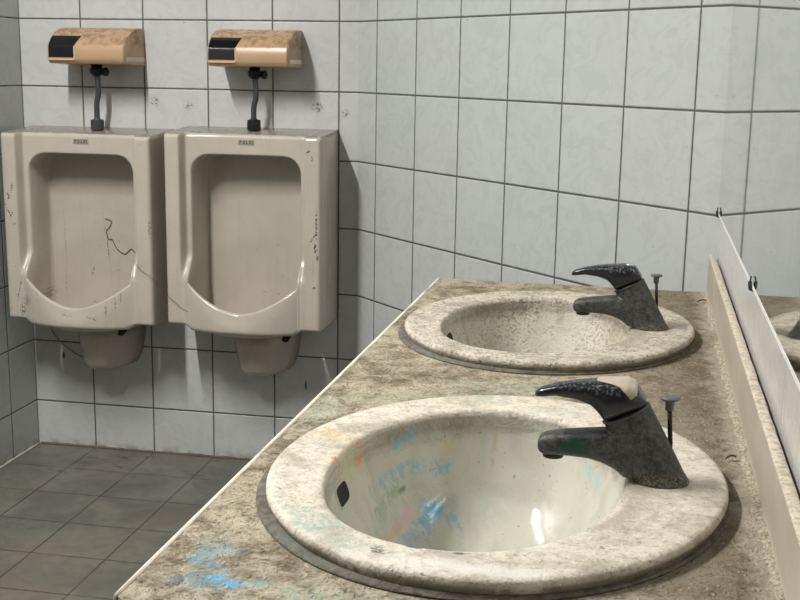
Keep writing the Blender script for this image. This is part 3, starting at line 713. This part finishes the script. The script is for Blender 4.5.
def make_faucet(root, green, worn):
    bo = lambda r, dz=0.: [(x - FX, y, (z - .811) * .905 + dz) for x, y, z in r]
    bm = bmesh.new(); R = []
    for i in range(9):
        t = i / 8; cx = .0345 + (-.0037 - .0345) * t; z = .811 + (.888 - .811) * t; r = .0285 + (.0225 - .0285) * t
        tilt = (.0226 / .0405) * t
        R.append([(cx + r * math.cos(a), r * .86 * math.sin(a), z + r * math.cos(a) * tilt) for a in [2 * math.pi * q / 36 for q in range(36)]])
    R.insert(1, [(x, y, .8135) for x, y, z in R[0]])
    loft(bm, [bo(r) for r in R])
    sp = [(-.0915, .8435, .8520, .0075), (-.0895, .8385, .8565, .0110), (-.084, .8355, .8605, .0138), (-.074, .8360, .8630, .0150), (-.060, .8368, .8655, .0160), (-.040, .8360, .8685, .0170), (-.026, .8325, .8705, .0178), (-.013, .8262, .8715, .0182), (-.003, .8170, .8715, .0185), (.010, .8125, .870, .0185)]
    loft(bm, [bo(rsec(*q), -.003 if q[0] < .005 else 0) for q in sp])
    b = link('body', bm, faucet_body_mat('faucet_body_green' if green else 'faucet_body', green), root)
    m = b.modifiers.new('Remesh', 'REMESH'); m.mode = 'VOXEL'; m.voxel_size = .0012; m.use_smooth_shade = True
    m = b.modifiers.new('Smooth', 'SMOOTH'); m.factor = .5; m.iterations = 8
    bm = bmesh.new()
    loft(bm, [bo(circ((-.0755, 0, z), r, 24), -.003) for z, r in ((.840, .0108), (.8335, .0108), (.8325, .0102), (.8325, .008), (.835, .0075))])
    link('aerator', bm, blackm, root)
    bm = bmesh.new(); R = []
    for dn, r in ((-.0016, .0210), (-.001, .0231), (.001, .0231), (.0016, .0210)):
        R.append([(-.0037 + r * math.cos(a) - dn * .49, r * .88 * math.sin(a), .8872 + r * math.cos(a) * .56 + dn * .87) for a in [2 * math.pi * q / 36 for q in range(36)]])
    loft(bm, [bo(r) for r in R]); link('collar', bm, collarm, root)
    # lever: resampled sections
    tab = []
    for i in range(53):
        x = HAND[0][0] + (HAND[-1][0] - HAND[0][0]) * i / 52; tab.append((x,) + interp(x, HAND))
    bm = bmesh.new(); loft(bm, [bo(rsec(*q)) for q in tab])
    h = link('lever_handle', bm, hm, root)
    m = h.modifiers.new('Smooth', 'SMOOTH'); m.factor = .5; m.iterations = 3
    if worn:
        bm = bmesh.new(); rows = []
        low = [(-.034, .9232), (-.026, .9228), (-.018, .9222), (-.011, .9205), (-.004, .9135), (.0005, .9085), (.004, .912), (.0105, .9140)]
        for i in range(33):
            x = -.034 + .0400 * i / 32; zb, zt, hy = interp(x, HAND); zl_ = interp(x, low)[0]
            cz, hz = (zb + zt) / 2, (zt - zb) / 2; e = 2.6
            a0 = math.asin(min(.985, max(-.9, ((zl_ - cz) / hz))) if zl_ > cz else 0) if True else 0
            sv = min(.985, max(.02, (zl_ - cz) / hz)) ** (e / 2); a0 = math.asin(sv)
            row = []
            for q in range(15):
                a = a0 + (math.pi - 2 * a0) * q / 14; k_ = 1.012
                row.append((x, -hy * k_ * math.copysign(abs(math.cos(a)) ** (2 / 3.), math.cos(a)), cz + hz * 1.02 * abs(math.sin(a)) ** (2 / 3.) + .0003))
            rows.append(row)
        loft(bm, [bo(r) for r in rows], False, False, False)
        p = link('top_plate', bm, chipm, root); tag(p, 'beige bare plate where the black finish is gone')
        m = p.modifiers.new('Solidify', 'SOLIDIFY'); m.thickness = .0012; m.offset = 0
    else:
        bm = bmesh.new()  # specular glint on the lever top, painted as a small silver disc
        loft(bm, [bo(circ((-.004, -.006, z), r, 18, 'z', r * .7)) for z, r in ((.9235, .0065), (.9262, .006), (.9266, .003))])
        tag(link('painted_glint', bm, flat('glint_silver', (.62, .62, .60), .35, .5, .6), root), 'painted bright glint on the lever')
    # pop-up lift rod behind the body
    bm = bmesh.new(); rx, ry = .0415, .004
    tube(bm, [(rx - FX + .001, ry, .002), (rx - FX, ry, .040), (rx - FX - .003, ry, .078)], .0024, 10)
    rod = link('lift_rod', bm, pipem2, root)
    bm = bmesh.new()
    loft(bm, [[(x - FX - .003, y + ry, z - .0065) for x, y, z in circ((rx, 0, zz), r, 22)] for zz, r in ((.080, .0025), (.081, .0042), (.0895, .0044), (.0905, .0052), (.0915, .0086), (.0928, .0096), (.0942, .0094), (.0950, .003))])
    link('knob', bm, knobm, rod)
collarm = flat('worn_collar', (.07, .068, .06), .5, var=.4, scl=150)
knobm = flat('grey_knob', (.10, .105, .10), .5, var=.35, scl=200)
zf = CT + .0172
FA1 = empty('faucet', (FX - .001, 1.150, zf), math.radians(-1), 'black mixer faucet with green paint on its spout, on the near basin', 'faucet', 'basin mixer faucets')
make_faucet(FA1, True, True)
FA2 = empty('faucet.001', (FX - .011, 1.872, zf), math.radians(-2), 'all-black mixer faucet on the far grit-coated basin', 'faucet', 'basin mixer faucets')
make_faucet(FA2, False, False)

# ------------------------------------------------------------------ mirror on the right wall
k = Mat('mirror_glass', .03, .5, 1.); o = k.obj()
st = k.ss(k.noise(k.scale(o, (1, 90, 3.5)), 1., 4, .6), .46, .75)
k.fin(k.mix(k.math('MULTIPLY', st, .40), (.72, .73, .71), (.50, .49, .455)), k.ss(st, 0., 1., .025, .09)); mirm = k.m
MR = empty('mirror', (BC.x, 1.0, .955), 0, 'large streaked wall mirror reflecting the tiles, held above the counter by dark clips', 'mirror')
bm = bmesh.new(); box(bm, -.0040, -.0006, -1.6, BC.y - .012 - 1.0, 0, .95); link('glass', bm, mirm, MR, smooth=False)
bm = bmesh.new(); box(bm, -.0046, -.0004, -1.6, BC.y - .012 - 1.0, -.0045, -.0002)
link('edge_bead', bm, flat('pale_edge', (.70, .70, .67), .4), MR, smooth=False)
clipm = flat('dark_clip', (.03, .028, .026), .6, var=.4)
for y in (BC.y - .035, 1.525, .80):
    bm = bmesh.new()
    tube(bm, catmull([(-.002, y - 1.0 - .002, -.008), (-.0065, y - 1.0, -.005), (-.0075, y - 1.0, .003), (-.0072, y - 1.0 + .001, .007), (-.0062, y - 1.0 + .003, .0105)], 5), [.0014] * 4 + [.0026] * 8 + [.0012] * 9, 8)
    link('clip', bm, clipm, MR)

# ------------------------------------------------------------------ small litter
def leafbit(name, loc, l, w, rz_, label):
    bm = bmesh.new(); R = []
    for i in range(9):
        t = i / 8; x = l * (t - .5); hw = w * math.sin(math.pi * (.08 + .84 * t)) ; z = .0015 + .0035 * math.sin(2.6 * t)
        R.append([(x, -hw, z + .0012), (x, 0, z), (x, hw, z + .0016), (x, 0, z + .0022)])
    loft(bm, R); o = link(name, bm, flat(name + '_brown', (.03, .024, .018), .8), smooth=True); o.location = loc; o.rotation_euler = (0, 0, rz_)
    return tag(o, label, 'leaf')
leafbit('leaf_fragment', (.112, 1.285, CT), .012, .0028, .3, 'tiny dark leaf scrap on the counter beside the near basin')
leafbit('leaf_fragment.001', (.118, 2.20, CT), .020, .0035, .5, 'tiny dark leaf scrap at the far end of the counter by the backsplash')

# ------------------------------------------------------------------ light
def lamp(name, loc, L, rzz, power, label, col=(1, .99, .965)):
    t = empty(name, loc, rzz, label, 'lamp', 'ceiling strip lights')
    bm = bmesh.new(); box(bm, -.06, .06, -L / 2 - .03, L / 2 + .03, -.045, -.0005); link('housing', bm, flat('lamp_white', (.7, .7, .68), .5), t, smooth=False)
    ld = bpy.data.lights.new(name + '_tube', 'AREA'); ld.shape = 'RECTANGLE'; ld.size = .05; ld.size_y = L; ld.energy = power; ld.color = col
    lo = bpy.data.objects.new('tube', ld); C.objects.link(lo); lo.parent = t; lo.location = (0, 0, -.055)
    return t
lamp('ceiling_light', (-1.53, 1.30, CEIL), 1.0, rz, 88, 'strip light on the ceiling in front of the urinals')
w = bpy.data.worlds.new('World'); sc.world = w; w.use_nodes = True
bg = w.node_tree.nodes['Background']; bg.inputs[0].default_value = (.92, 1., .98, 1); bg.inputs[1].default_value = .025

# ------------------------------------------------------------------ camera
yaw, pitch, roll = -0.18523102167592484, -0.19957273541278486, 0.01632705130215947
f_ = Vector((math.sin(yaw) * math.cos(pitch), math.cos(yaw) * math.cos(pitch), math.sin(pitch)))
r_ = Vector((math.cos(yaw), -math.sin(yaw), 0)); u_ = r_.cross(f_)
r2 = r_ * math.cos(roll) + u_ * math.sin(roll); u2 = -r_ * math.sin(roll) + u_ * math.cos(roll)
M = Matrix((r2, u2, -f_)).transposed()
Rz = Matrix.Rotation(PHI, 3, 'Z')
cam = bpy.data.cameras.new('Camera'); co = bpy.data.objects.new('Camera', cam); C.objects.link(co)
co.matrix_world = Matrix.Translation((0, 0, CAMH)) @ (Rz @ M).to_4x4()
cam.sensor_fit = 'HORIZONTAL'; cam.sensor_width = 36; cam.lens = 36 * 1157.958 / 800; cam.clip_start = .02
sc.camera = co
vs = sc.view_settings; vs.view_transform = 'Standard'; vs.look = 'None'; vs.gamma = 1; vs.use_curve_mapping = False; vs.exposure = 0.0
